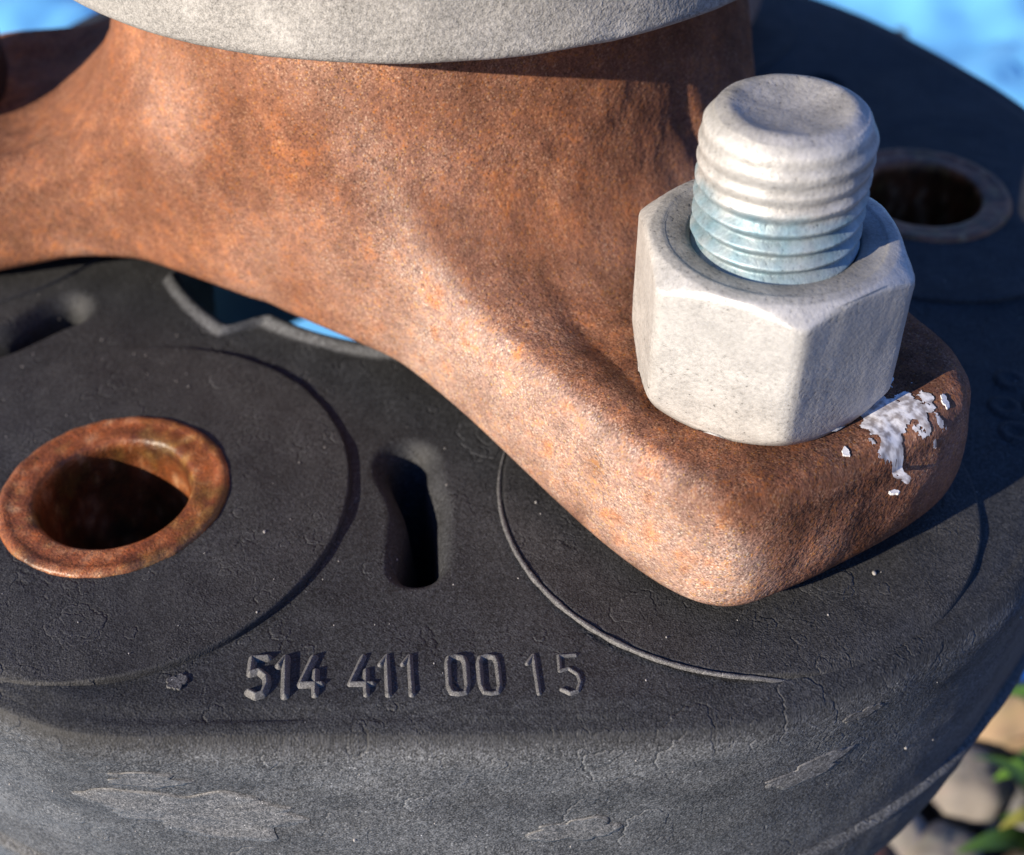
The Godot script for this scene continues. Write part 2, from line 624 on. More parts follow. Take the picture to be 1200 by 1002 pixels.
	put("flash_rib", sheet(n + 1, 7, rib), rubber_mark, d)
	digits(d)
	flakes(d)


func boss_mesh(c: Vector3, prof: Array) -> ArrayMesh:
	var p := PackedVector3Array()
	var n := 220
	var fine := []
	for j in prof.size() - 1:
		var steps := 10 if j in [1, 2, 3] else 2
		for k in steps:
			fine.append(prof[j].lerp(prof[j + 1], float(k) / steps))
	fine.append(prof[-1])
	var col := PackedColorArray()
	for i in n:
		var t := TAU * i / n
		for q in fine:
			var x: float = c.x + q.x * cos(t)
			var z: float = c.z + q.x * sin(t)
			var r := sqrt(x * x + z * z)
			var rt := disc_top_radius(atan2(z, x))
			var y: float = q.y + 0.002 * ripple.get_noise_2d(x * 8.0, z * 8.0)
			y -= 0.03 * sstep(rt - 0.03, rt + 0.03, r)
			p.append(Vector3(x, y, z))
			var m := 1.0 + 0.3 * mottle.get_noise_2d(x * 3.0 + 3.0, z * 3.0)
			col.append(Color(m, m, m))
	return sheet(n, fine.size(), p, true, col)


func bushing(d: Node3D, c: Vector3) -> void:
	var prof := []
	for k in 40:
		prof.append(Vector2(0.118, -0.84 + 0.0195 * k))
	prof += [Vector2(0.119, -0.06), Vector2(0.1195, -0.04), Vector2(0.120, -0.02), Vector2(0.1205, -0.008), Vector2(0.1225, 0.002), Vector2(0.126, 0.0080), Vector2(0.131, 0.0105), Vector2(0.140, 0.0112), Vector2(0.150, 0.0112), Vector2(0.158, 0.0108), Vector2(0.163, 0.0122), Vector2(0.169, 0.0140), Vector2(0.175, 0.0135), Vector2(0.180, 0.0110), Vector2(0.1835, 0.0070), Vector2(0.186, -0.01)]
	var p := PackedVector3Array()
	var col := PackedColorArray()
	var n := 160
	for i in n:
		var t := TAU * i / n
		for q in prof:
			var w := 0.0012 * ripple.get_noise_3d(q.x * cos(t) * 22.0 + c.x * 50.0, q.y * 22.0, q.x * sin(t) * 22.0)
			p.append(c + Vector3((q.x + w) * cos(t), q.y + w, (q.x + w) * sin(t)))
			var v := mottle.get_noise_3d(q.x * cos(t) * 11.0 + c.x * 9.0, q.y * 8.0, q.x * sin(t) * 11.0)
			var v2 := mottle.get_noise_3d(q.x * cos(t) * 30.0, q.y * 30.0 + c.z * 7.0, q.x * sin(t) * 30.0)
			var k := maxf(0.25, 0.72 + 0.65 * v + 0.45 * v2)
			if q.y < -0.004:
				k *= 0.55  # inside of the bore tinted darker, its shade put into the colour
			var tan_ := clampf(1.3 * v2 + 0.8 * v - 0.35, 0.0, 0.7) + (0.10 if q.x > 0.172 else 0.0)
			var yellow := clampf(-1.4 * v + 0.8 * v2 - 0.1, 0.0, 0.7)
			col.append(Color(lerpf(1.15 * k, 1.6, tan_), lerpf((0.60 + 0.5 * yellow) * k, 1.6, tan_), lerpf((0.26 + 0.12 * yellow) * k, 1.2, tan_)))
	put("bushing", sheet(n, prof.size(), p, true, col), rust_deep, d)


# Raised figures: each stroke a rounded ridge, corners closed with domes.
func digits(d: Node3D) -> void:
	var shapes := {
		"5": [[[0.95, 0.0], [0.12, 0.02], [0.06, 0.42], [0.5, 0.36], [0.92, 0.52], [0.98, 0.72], [0.78, 0.95], [0.4, 1.0], [0.02, 0.9]]],
		"1": [[[0.05, 0.22], [0.62, 0.0], [0.66, 1.0]]],
		"4": [[[0.62, 0.0], [0.03, 0.72], [1.0, 0.72]], [[0.72, 0.38], [0.72, 1.0]]],
		"0": [[[0.5, 0.0], [0.88, 0.04], [1.0, 0.2], [1.0, 0.8], [0.86, 0.97], [0.5, 1.0], [0.14, 0.97], [0.0, 0.8], [0.0, 0.2], [0.12, 0.04], [0.5, 0.0]]],
	}
	var row := [["5", 290.0, 312.0], ["1", 324.0, 338.0], ["4", 351.0, 376.0], ["4", 410.0, 437.0], ["1", 446.0, 460.0], ["1", 473.0, 488.0], ["0", 527.0, 549.0], ["0", 565.0, 587.0], ["1", 622.0, 637.0], ["5", 659.0, 683.0]]
	var o := Vector3(-0.309, 0, 1.250)
	var ux := Vector3(cos(0.071), 0, sin(0.071))
	var uy := Vector3(-0.03, 0, -1.0).normalized()
	for g in row:
		var x0: float = (g[1] - 287.0) / 850.0
		var x1: float = (g[2] - 287.0) / 850.0
		var st := SurfaceTool.new()
		st.begin(Mesh.PRIMITIVE_TRIANGLES)
		st.set_color(Color(1.0 / HEAD, 1.0 / HEAD, 1.0 / HEAD))
		for line in shapes[g[0]]:
			var pts := []
			for q in line:
				pts.append(o + ux * lerpf(x0, x1, q[0]) + uy * (0.066 * (1.0 - q[1]) + 0.004))
			for i in pts.size():
				dome(st, pts[i], 0.0053, 0.0060)
				if i > 0:
					ridge(st, pts[i - 1], pts[i], 0.0053, 0.0060)
		st.generate_normals()
		var m := put("raised_digit", st.commit(), rubber_mark, d)
		m.set_meta("label", "raised digit %s of the moulded part number" % g[0])


func tri(st: SurfaceTool, a: Vector3, b: Vector3, c: Vector3) -> void:
	st.add_vertex(a * S)
	st.add_vertex(b * S)
	st.add_vertex(c * S)


func dome(st: SurfaceTool, c: Vector3, r: float, h: float) -> void:
	st.set_smooth_group(0)
	for i in 16:
		for j in 5:
			var q := []
			for k in [[i, j], [i + 1, j], [i + 1, j + 1], [i, j + 1]]:
				var t: float = TAU * k[0] / 16.0
				var f: float = PI / 2.0 * k[1] / 5.0
				var spread := cos(f) * (1.0 + 0.35 * (1.0 - sin(f)))
				q.append(c + Vector3(cos(t) * r * spread, h * sin(f) - 0.004 * cos(f), sin(t) * r * spread))
			tri(st, q[0], q[1], q[2])
			tri(st, q[0], q[2], q[3])


func ridge(st: SurfaceTool, a: Vector3, b: Vector3, r: float, h: float) -> void:
	st.set_smooth_group(0)
	var side := (b - a).cross(Vector3.UP).normalized()
	for j in 10:
		var q := []
		for k in [j, j + 1]:
			var f: float = PI * k / 10.0
			var spread := cos(f) * (1.0 + 0.35 * (1.0 - sin(f)))
			q.append(side * r * spread + Vector3(0, h * sin(f) - 0.004 * absf(cos(f)), 0))
		tri(st, a + q[0], b + q[1], b + q[0])
		tri(st, a + q[0], a + q[1], b + q[1])


# Thin curled scabs of rubber skin; on: Callable (a, b) -> point of the surface, lift: its outward direction.
func scab(parent: Node3D, called: String, mat: Material, seed_: int, rx: float, ry: float, thick: float, on: Callable, tint := 1.0) -> void:
	var rng := RandomNumberGenerator.new()
	rng.seed = seed_
	var ph := []
	for i in 8:
		ph.append(rng.randf() * TAU)
	var n := 96
	var rings := 9
	var p := PackedVector3Array()
	var col := PackedColorArray()
	for i in n:
		var t := TAU * i / n
		var edge: float = 1.0 + 0.15 * sin(2 * t + ph[0]) + 0.12 * sin(3 * t + ph[1]) + 0.10 * sin(5 * t + ph[2]) + 0.07 * sin(8 * t + ph[3]) + 0.035 * sin(13 * t + ph[4]) + 0.015 * sin(21 * t + ph[5])
		for j in rings:
			var k := float(j) / (rings - 2)
			var e := minf(k, 1.0)
			var r := edge * e
			var lift := thick * (1.0 + 0.5 * sstep(0.75, 1.0, e))
			if j == rings - 1:
				lift = -0.003
			p.append(on.call(r * rx * cos(t), r * ry * sin(t), lift))
			var m := tint * (1.0 + 0.25 * mottle.get_noise_2d(r * cos(t) * 2.0 + seed_, r * sin(t) * 2.0))
			col.append(Color(m, m, m))
	put(called, sheet(n, rings, p, true, col), mat, parent)


func flakes(d: Node3D) -> void:
	# on the flank: (angle, height, half width along, half height)
	var i := 0
	for f in [[106.5, -0.165, 0.155, 0.050, 4.3], [109.0, -0.088, 0.06, 0.016, 3.9], [84.0, -0.21, 0.06, 0.028, 3.9], [70.0, -0.150, 0.065, 0.026, 4.6], [67.0, -0.055, 0.03, 0.011, 3.6]]:
		var a0 := deg_to_rad(f[0])
		var y0: float = f[1]
		scab(d, "skin_flake", rubber_flake, 40 + i, f[2], f[3], 0.0009, func(a, b, lift):
			var t: float = a0 - a / 1.4
			var y: float = minf(y0 + b, -0.03)
			var r: float = disc_side_radius(t, y) + lift + side_ripple(t, y, disc_side_radius(t, y))
			return Vector3(r * cos(t), y, r * sin(t)), f[4])
		i += 1
	# on the top
	for f in [[-0.407, 1.215, 0.013, 0.014, 2.4]]:
		var x0: float = f[0]
		var z0: float = f[1]
		scab(d, "skin_flake", rubber_flake, 93 + i, f[2], f[3], 0.0015, func(a, b, lift): return Vector3(x0 + a, lift + 0.0005 + disc_top_height(x0 + a, z0 + b, Vector2(x0 + a, z0 + b).length(), disc_top_radius(atan2(z0 + b, x0 + a))), z0 + b), f[4])
		i += 1
	# pale crumbs of grit caught on the rubber
	var rng := RandomNumberGenerator.new()
	rng.seed = 12
	var mm := MultiMesh.new()
	mm.transform_format = MultiMesh.TRANSFORM_3D
	var bm := SphereMesh.new()
	bm.radius = S
	bm.height = 2.0 * S
	bm.radial_segments = 6
	bm.rings = 3
	mm.mesh = bm
	mm.instance_count = 260
	for k in 260:
		var t := rng.randf_range(deg_to_rad(20.0), deg_to_rad(180.0))
		var pos: Vector3
		if k < 190:
			var r := rng.randf_range(0.62, 1.29)
			pos = Vector3(r * cos(t), 0.0, r * sin(t))
			pos.y = disc_top_height(pos.x, pos.z, r, disc_top_radius(t))
			for a in 6:
				if Vector2(pos.x - cos(B + a * PI / 3.0), pos.z - sin(B + a * PI / 3.0)).length() < 0.372:
					pos.y = 0.0085
		else:
			var y := -0.03 - 0.3 * rng.randf()
			var r := disc_side_radius(t, y) + side_ripple(t, y, disc_side_radius(t, y))
			pos = Vector3(r * cos(t), y, r * sin(t))
		for a in 6:
			if Vector2(pos.x - cos(B + a * PI / 3.0), pos.z - sin(B + a * PI / 3.0)).length() < 0.19:
				pos.y = -0.5
		var g := rng.randf_range(0.0007, 0.0016) * (2.2 if rng.randf() < 0.07 else 1.0)
		mm.set_instance_transform(k, Transform3D(Basis.from_euler(Vector3(rng.randf() * 3, rng.randf() * 3, 0)).scaled(Vector3(g, g * 0.7, g * 1.4)), pos * S))
	var gm := StandardMaterial3D.new()
	gm.albedo_color = Color(0.62, 0.61, 0.60)
	gm.roughness = 0.8
	var grit := MultiMeshInstance3D.new()
	grit.multimesh = mm
	grit.material_override = gm
	grit.name = "grit"
	grit.set_meta("kind", "stuff")
	d.add_child(grit, true)
	# moulded lettering, too dark to read, on the next side round: a few rounded marks
	for q in [[0.975, 0.665], [0.940, 0.735], [0.935, 0.80], [1.0, 0.74]]:
		put("moulded_mark", lathe([Vector2(0.002, 0.001), Vector2(0.010, 0.0015), Vector2(0.015, 0.0045), Vector2(0.020, 0.0055), Vector2(0.025, 0.0045), Vector2(0.031, 0.000), Vector2(0.034, -0.004)], 24, Vector3(q[0], 0, q[1])), rubber, d)


# ------------------------------------------------------------------ rusty flange

func arm_outline() -> PackedFloat32Array:       # outer radius of the flange by angle, 0.25 degrees apart
	var half := [Vector2(0.30, 0.50), Vector2(0.55, 0.375), Vector2(0.70, 0.338), Vector2(0.85, 0.308), Vector2(1.05, 0.270), Vector2(1.195, 0.238), Vector2(1.232, 0.200), Vector2(1.241, 0.05)]
	var other := [Vector2(1.235, -0.12), Vector2(1.215, -0.235), Vector2(1.15, -0.310), Vector2(1.0, -0.330), Vector2(0.85, -0.302), Vector2(0.70, -0.315), Vector2(0.55, -0.352), Vector2(0.30, -0.50)]
	var poly := half + other
	var raw := PackedFloat32Array()
	raw.resize(1440)
	for i in 1440:
		var t := wrapf(TAU * i / 1440.0 - B, -PI / 3.0, PI / 3.0)
		var dir := Vector2(cos(t), sin(t))
		var best := 0.575
		for k in poly.size() - 1:
			var hit = Geometry2D.segment_intersects_segment(Vector2.ZERO, dir * 2.0, poly[k], poly[k + 1])
			if hit != null:
				best = maxf(best, hit.length())
		raw[i] = best
	var out := PackedFloat32Array()
	out.resize(1440)
	for pass_ in 2:
		for i in 1440:
			var s := 0.0
			var w := 0.0
			for k in range(-14, 15):
				var g := exp(-k * k / 50.0)
				s += raw[posmod(i + k, 1440)] * g
				w += g
			out[i] = s / w
		raw = out.duplicate()
	return out


func arm_radius(o: PackedFloat32Array, t: float) -> float:
	var f := fposmod(t / TAU, 1.0) * 1440.0
	var i := int(f)
	return lerpf(o[i % 1440], o[(i + 1) % 1440], f - i)


func fillet(r: float) -> float:
	var u := clampf((r - 0.553) / 0.29, 0.0, 1.0)
	return ARM_TOP + 0.38 * (1.0 - sqrt(maxf(0.0, 1.0 - (1.0 - u) * (1.0 - u))))


func spider_top(o: PackedFloat32Array, t: float, r: float) -> float:
	var ro := arm_radius(o, t)
	var slope := (arm_radius(o, t + 0.01) - arm_radius(o, t - 0.01)) / 0.02
	var d := (ro - r) / sqrt(1.0 + pow(slope / ro, 2.0))
	var e := 0.052
	var y := fillet(r)
	# the forged edge stands a little proud of the seat, so the top dishes in from it
	y += 0.021 * sstep(0.20, 0.05, d) * sstep(1.08, 0.92, r)
	if d < e:
		y -= e - sqrt(maxf(0.0, e * e - (e - d) * (e - d)))
	return y


func roughened(v: Vector3, ca: float, sa: float) -> Vector3:
	var w := 0.0040 * ripple.get_noise_3d(v.x * 4.0, v.y * 4.0, v.z * 4.0) + 0.0015 * ripple.get_noise_3d(v.x * 16.0, v.y * 16.0, v.z * 16.0)
	return v + Vector3(ca * w, w, sa * w)


func spider_point(o: PackedFloat32Array, x: float, z: float) -> Vector3:
	var t := atan2(z, x)
	return roughened(Vector3(x, spider_top(o, t, sqrt(x * x + z * z)), z), cos(t), sin(t))


func spider() -> void:
	var sp := thing("rusty_arm_flange", "rusty brown steel flange with three thick arms, clamped on the black rubber disc", "flange")
	var o := arm_outline()
	var th := PackedFloat32Array()
	var t := deg_to_rad(-170.0)
	while t < deg_to_rad(190.0) - 0.004:
		th.append(t)
		var deg := rad_to_deg(t)
		t += 0.0058 if deg > 30.0 else 0.02
	var n_hub := 26
	var n_top := 70
	var n_side := 22
	var nv := 2 + n_hub + n_top + n_side + 4
	var p := PackedVector3Array()
	var col := PackedColorArray()
	for a in th:
		var ro := arm_radius(o, a)
		var ca := cos(a)
		var sa := sin(a)
		var pts := PackedVector2Array()
		pts.append(Vector2(0.30, 0.652))
		pts.append(Vector2(0.552, 0.652))
		for j in n_hub:                                   # down the hub and its fillet, evenly by angle
			var f := PI / 2.0 * (1.0 - float(j) / (n_hub - 1) * 0.5)
			var r := 0.553 + 0.29 * (1.0 - sin(f))
			r = minf(r, ro - 0.012)
			pts.append(Vector2(r, spider_top(o, a, r)))
		var r0 := pts[-1].x
		for j in n_top:
			var k := float(j + 1) / n_top
			var r := lerpf(r0, ro, 1.0 - pow(1.0 - k, 1.8))
			pts.append(Vector2(r, spider_top(o, a, r)))
		var y1 := pts[-1].y
		var yb := lerpf(0.095, 0.030, sstep(0.62, 1.12, ro))
		for j in n_side:
			var k := float(j + 1) / n_side
			var y := lerpf(y1, yb, k)
			var e := 0.035
			var pull := 0.0
			if y - yb < e:
				pull = e - sqrt(maxf(0.0, e * e - pow(e - (y - yb), 2.0)))
			pts.append(Vector2(ro + 0.020 * k * (1.0 - k) * 2.0 - pull, y))
		for k in [0.06, 0.14, 0.25, 0.35]:
			pts.append(Vector2(maxf(ro - k, 0.30 - k * 0.1), yb))
		for q in pts:
			var v := Vector3(q.x * ca, q.y, q.x * sa)
			v = roughened(v, ca, sa)
			p.append(v)
			# rust in patches: brown, orange and a paler scoured skin, kept to the sunlit flanks
			var n1 := mottle.get_noise_3d(v.x * 2.4, v.y * 2.4, v.z * 2.4)
			var n2 := mottle.get_noise_3d(v.x * 6.0 + 5.0, v.y * 6.0, v.z * 6.0)
			var n3 := mottle.get_noise_3d(v.x * 1.3 + 20.0, v.y * 1.3, v.z * 1.3)
			var n4 := mottle.get_noise_3d(v.x * 26.0, v.y * 26.0 + 8.0, v.z * 26.0)
			var k := 0.84 + 0.20 * n1 + 0.24 * n2 + 0.14 * n4 + 0.10 * n3
			var round_arm := rad_to_deg(wrapf(a - B, -PI / 3.0, PI / 3.0))
			var flank := sstep(0.10, 0.03, ro - q.x) * sstep(0.56, 0.75, ro) * (0.12 + 0.88 * sstep(5.0, 10.5, round_arm + 6.0 * n2))  # end faces stay darker: part wear, part their shade put into the tint
			var worn := clampf(0.95 * flank * (1.0 + 0.7 * n2) + 0.45 * n1 + 0.35 * n3, 0.0, 1.0)
			var orange := clampf(1.5 * n4 + 1.1 * n2 - 0.38, 0.0, 0.62) * (0.6 + 0.4 * flank)
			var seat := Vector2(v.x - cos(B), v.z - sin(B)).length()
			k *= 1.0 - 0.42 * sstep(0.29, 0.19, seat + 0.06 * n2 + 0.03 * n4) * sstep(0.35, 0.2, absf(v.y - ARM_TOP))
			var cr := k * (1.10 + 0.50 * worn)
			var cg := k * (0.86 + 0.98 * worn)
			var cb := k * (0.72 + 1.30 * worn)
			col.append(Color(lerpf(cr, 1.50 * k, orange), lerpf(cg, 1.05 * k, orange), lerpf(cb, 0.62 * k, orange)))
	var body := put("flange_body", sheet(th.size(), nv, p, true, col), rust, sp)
	body.set_meta("label", "rust-pitted hub and arms of the flange")
	paint(sp, o)


# Flaking white paint beside the nut: the cells of a fine grid where the paint still holds, laid on the arm.
func paint(sp: Node3D, o: PackedFloat32Array) -> void:
	var f := FastNoiseLite.new()
	f.seed = 21
	f.frequency = 1.0
	f.fractal_octaves = 5
	var c := Vector2(0.617, 1.028)
	var n := 170
	var half := 0.095
	var p := PackedVector3Array()
	var skip := PackedByteArray()
	for i in n:
		for j in n:
			var x := c.x + half * (2.0 * i / (n - 1) - 1.0)
			var z := c.y + half * (2.0 * j / (n - 1) - 1.0)
			var g := f.get_noise_2d(x * 30.0, z * 30.0)
			p.append(spider_point(o, x, z) + Vector3(0, 0.0014 + 0.0005 * g, 0.0006))
			var dx := (x - c.x) / 0.052
			var dz := (z - c.y) / 0.062
			# broad near the nut, narrowing towards the edge
			var body := 1.0 - sqrt(pow(dx / (1.0 - 0.40 * dz), 2.0) + dz * dz)
			var bare := exp(-(pow((x - 0.640) / 0.022, 2.0) + pow((z - 1.055) / 0.030, 2.0)))
			var keep := body * 1.1 + 0.85 * g - 0.8 * bare + 0.02
			skip.append(0 if keep > 0.0 else 1)
	var m := StandardMaterial3D.new()
	m.albedo_color = Color(0.86, 0.86, 0.86)
	m.roughness = 0.6
	m.vertex_color_use_as_albedo = true
	m.albedo_color = Color(HEAD * 0.70, HEAD * 0.70, HEAD * 0.71).linear_to_srgb()
	var col := PackedColorArray()
	for v in p:
		var thin := clampf(0.55 + 1.3 * f.get_noise_2d(v.x * 70.0, v.z * 70.0) + 0.7 * f.get_noise_2d(v.x * 22.0 + 9.0, v.z * 22.0), 0.0, 1.0)
		col.append(Color(lerpf(0.42, 1.05, thin), lerpf(0.38, 1.05, thin), lerpf(0.37, 1.06, thin)))
	var pm := put("paint_patch", sheet(n, n, p, false, col, skip), m, sp)
	pm.set_meta("label", "flaking white paint beside the hex nut")
	for q in [[0.704, 0.985, 0.0065, 0.009], [0.535, 1.083, 0.006, 0.006], [0.625, 0.938, 0.012, 0.020], [0.602, 1.118, 0.007, 0.004]]:
		var x0: float = q[0]
		var z0: float = q[1]
		scab(sp, "paint_chip", m, int(x0 * 1000), q[2], q[3], 0.0007, func(a, b, lift):
			var x: float = x0 + a
			var z: float = z0 + b
			return spider_point(o, x, z) + Vector3(0, lift + 0.001, 0))


func shaft_flange() -> void:
	var f := thing("grey_shaft_flange", "round grey cast metal flange sitting on top of the rusty hub", "shaft flange", Vector3(0, 0.65, 0))
	var prof := [Vector2(0.30, 0.86), Vector2(0.60, 0.86)] + arc(Vector2(0.665, 0.83), 0.03, 90, 0, 6)
	for k in 12:
		prof.append(Vector2(0.695 + 0.008 * k / 11.0, lerpf(0.83, 0.672, (k + 1) / 12.0)))
	prof += arc(Vector2(0.689, 0.668), 0.014, 0, -90, 6)
	prof += [Vector2(0.62, 0.6535), Vector2(0.45, 0.6535), Vector2(0.30, 0.6535)]
	for i in prof.size():
		prof[i] -= Vector2(0, 0.65)
	put("rim", lathe(prof, 260, Vector3.ZERO, 0.003), cast, f)
	put("added_collar", lathe([Vector2(0.28, 0.47), Vector2(0.84, 0.47), Vector2(0.86, 0.45), Vector2(0.86, 0.33), Vector2(0.84, 0.31), Vector2(0.28, 0.31)], 120), cast, f)  # added out of view above the rim, to shade the far bushing
	put("stub", lathe([Vector2(0.001, 0.50), Vector2(0.29, 0.50), Vector2(0.31, 0.48), Vector2(0.315, 0.215)], 80), cast, f)


# ------------------------------------------------------------------ bolts and nuts

func bolt_mesh(c: Vector3, turn: float) -> ArrayMesh:
	var p := PackedVector3Array()
	var col := PackedColorArray()
	var n := 180
	var nv := 210
	var top := 0.676
	var low := 0.36
	var pitch := 0.0262
	var face := [Vector2(0.001, -0.010), Vector2(0.02, -0.0097), Vector2(0.04, -0.008), Vector2(0.058, -0.0045), Vector2(0.070, -0.001), Vector2(0.076, 0.001), Vector2(0.082, 0.001), Vector2(0.088, -0.001), Vector2(0.093, -0.005)]
	for i in n:
		var t := TAU * i / n
		for q in face:
			var w := 0.0015 * ripple.get_noise_3d(q.x * cos(t) * 20.0, 1.0, q.x * sin(t) * 20.0)
			p.append(c + Vector3(q.x * cos(t), top + q.y + w, q.x * sin(t)))
			var k := 0.72 + 0.20 * mottle.get_noise_2d(q.x * cos(t) * 14.0, q.x * sin(t) * 14.0)
			col.append(Color(k, k, k * 1.02))
		for j in nv:
			var v := float(j) / (nv - 1)
			var y := lerpf(top - 0.006, low, v)
			var down := top - y
			var r := 0.1145
			r -= 0.0215 * pow(1.0 - minf(down / 0.045, 1.0), 2.0)
			var ph := fposmod(y / pitch + (t + turn) / TAU, 1.0)
			var worn := lerpf(0.22, 1.0, sstep(0.05, 0.16, down + 0.02 * ripple.get_noise_2d(t * 1.2, y * 12.0)))
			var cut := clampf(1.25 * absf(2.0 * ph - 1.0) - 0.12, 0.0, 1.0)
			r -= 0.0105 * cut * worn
			r += 0.0010 * ripple.get_noise_3d(cos(t) * 2.4, y * 24.0, sin(t) * 2.4)
			p.append(c + Vector3(r * cos(t), y, r * sin(t)))
			# bluish plating left on the lower turns, its edge ragged
			var blue := sstep(0.085, 0.125, down + 0.035 * mottle.get_noise_3d(cos(t) * 1.6, y * 9.0, sin(t) * 1.6) + 0.006 * (1.0 - cut))
			blue *= 0.75 + 0.35 * mottle.get_noise_3d(cos(t) * 3.0, y * 14.0, sin(t) * 3.0)
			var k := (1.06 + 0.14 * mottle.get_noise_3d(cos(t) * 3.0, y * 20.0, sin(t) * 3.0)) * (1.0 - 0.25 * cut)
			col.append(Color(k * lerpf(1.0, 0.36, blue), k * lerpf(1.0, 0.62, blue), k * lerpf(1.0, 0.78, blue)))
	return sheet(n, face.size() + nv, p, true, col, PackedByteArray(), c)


func bolt(c: Vector3, turn: float, label: String) -> void:
	var b := thing("threaded_bolt", label, "bolt", c, "bolts through the coupling's arms")
	put("thread", bolt_mesh(c, turn), zinc, b)
	put("shank", lathe([Vector2(0.104, 0.37), Vector2(0.106, 0.36), Vector2(0.106, -0.82), Vector2(0.112, -0.845)], 48), zinc, b)
	put("head", hex_mesh(Vector3.ZERO, -1.0, -0.845, 0.2, 0.0, 0.001), zinc, b)


func third_bolt(c: Vector3) -> void:
	bolt(c, 2.0, "bolt of the rear arm, behind the grey flange")
	nut(c, 0.4, "hex nut on the rear arm, behind the grey flange", zinc)


# A hexagon with both ends turned to a cone: from the bore at the top, outwards, down and back in.
func hex_mesh(c: Vector3, y0: float, y1: float, corner: float, turn: float, bore: float) -> ArrayMesh:
	var p := PackedVector3Array()
	var col := PackedColorArray()
	var per := 34
	var n := per * 6
	var flat := corner * 0.866
	for i in n:
		# finer near the corners
		var u := float(i % per) / per
		var o := PI / 6.0 * (1.0 - pow(absf(2.0 * u - 1.0), 0.55) * 1.0) * (1.0 if u < 0.5 else -1.0)
		var t := turn + PI / 3.0 * (i / per) + (PI / 6.0 - (PI / 6.0 - o) if u < 0.5 else PI / 3.0 + o)
		var near := wrapf(t - turn - PI / 6.0, -PI / 6.0, PI / 6.0)      # 0 in the middle of a flat
		var sharp := flat / cos(near)
		var rh := sharp - 0.0035 * exp(-pow((PI / 6.0 - absf(near)) / 0.03, 2.0))
		var rc := flat * 0.985
		var dy := (rh - rc) * 0.60
		var dz := (rh - rc) * 0.85
		var pr := [Vector2(bore, y1 - 0.012), Vector2(lerpf(bore, rc, 0.05), y1 - 0.005), Vector2(lerpf(bore, rc, 0.12), y1 - 0.001), Vector2(lerpf(bore, rc, 0.30), y1), Vector2(lerpf(bore, rc, 0.6), y1 + 0.001), Vector2(lerpf(bore, rc, 0.64), y1 + 0.0028), Vector2(lerpf(bore, rc, 0.72), y1 + 0.003), Vector2(lerpf(bore, rc, 0.9), y1 + 0.0015), Vector2(rc - 0.002, y1), Vector2(lerpf(rc, rh, 0.5), y1 - dy * 0.5 - 0.001), Vector2(rh - 0.004, y1 - dy - 0.001), Vector2(rh - 0.0012, y1 - dy - 0.0035), Vector2(rh, y1 - dy - 0.009)]
		for k in 10:
			pr.append(Vector2(rh, lerpf(y1 - dy - 0.02, y0 + dz + 0.02, k / 9.0)))
		pr += [Vector2(rh, y0 + dz + 0.010), Vector2(rh - 0.003, y0 + dz + 0.003), Vector2(lerpf(rc, rh, 0.6), y0 + dz * 0.55), Vector2(rc, y0 + 0.006), Vector2(rc - 0.006, y0), Vector2(bore, y0)]
		for q in pr:
			var v := c + Vector3(q.x * cos(t), q.y, q.x * sin(t))
			var w := 0.0009 * ripple.get_noise_3d(v.x * 11.0, v.y * 11.0, v.z * 11.0) + 0.0007 * ripple.get_noise_3d(v.x * 50.0, v.y * 50.0, v.z * 50.0)
			p.append(v + Vector3(cos(t) * w, w * 0.5, sin(t) * w))
			var k := 1.05 + 0.12 * mottle.get_noise_3d(v.x * 7.0, v.y * 7.0, v.z * 7.0)
			# the washer face is scuffed dark where it was turned
			var scuff: float = sstep(y1 - 0.03, y1 - 0.012, q.y) * (1.0 - sstep(rc * 0.95, rc * 1.01, q.x))
			k *= 1.0 - (0.38 + 0.22 * (1.0 - sstep(rc * 0.80, rc * 0.88, q.x))) * scuff * (0.8 + 0.5 * mottle.get_noise_3d(v.x * 12.0, 3.0, v.z * 12.0))
			col.append(Color(k, k, k))
	return sheet(n, p.size() / n, p, true, col)


func nut(c: Vector3, turn: float, label: String, mat: Material) -> void:
	var o := put("hex_nut", hex_mesh(Vector3.ZERO, 0.0, 0.235 if mat == zinc else 0.21, 0.2 if mat == zinc else 0.163, turn, 0.1135), mat, self)
	o.position = (c + Vector3(0, ARM_TOP + 0.001, 0)) * S
	tag(o, label, "nut", "hex nuts on the flange's arms")


# ------------------------------------------------------------------ tarp, ground, stones, plants

func edge_x(z: float) -> float:      # where the tarp stops, by z
	var line := [Vector2(9.0, -9.0), Vector2(5.2, -3.0), Vector2(2.9, -0.75), Vector2(1.86, -0.10), Vector2(1.2, 0.10), Vector2(0.85, 0.5), Vector2(0.75, 1.2), Vector2(0.7, 9.0)]
	for k in line.size() - 1:
		if z <= line[k + 1].y:
			return lerpf(line[k].x, line[k + 1].x, clampf((z - line[k].y) / (line[k + 1].y - line[k].y), 0.0, 1.0))
	return 0.7


func tarp_height(x: float, z: float) -> float:
	var far := sstep(1.7, 3.2, Vector2(x, z).length())
	var w := 0.16 * ripple.get_noise_2d(x * 0.8, z * 0.8) + 0.09 * absf(ripple.get_noise_2d(x * 1.9 + 7.0, z * 1.9)) + 0.03 * ripple.get_noise_2d(x * 6.0, z * 6.0)
	return GROUND + w * far + 0.02 * ripple.get_noise_2d(x * 5.0, z * 5.0) * far


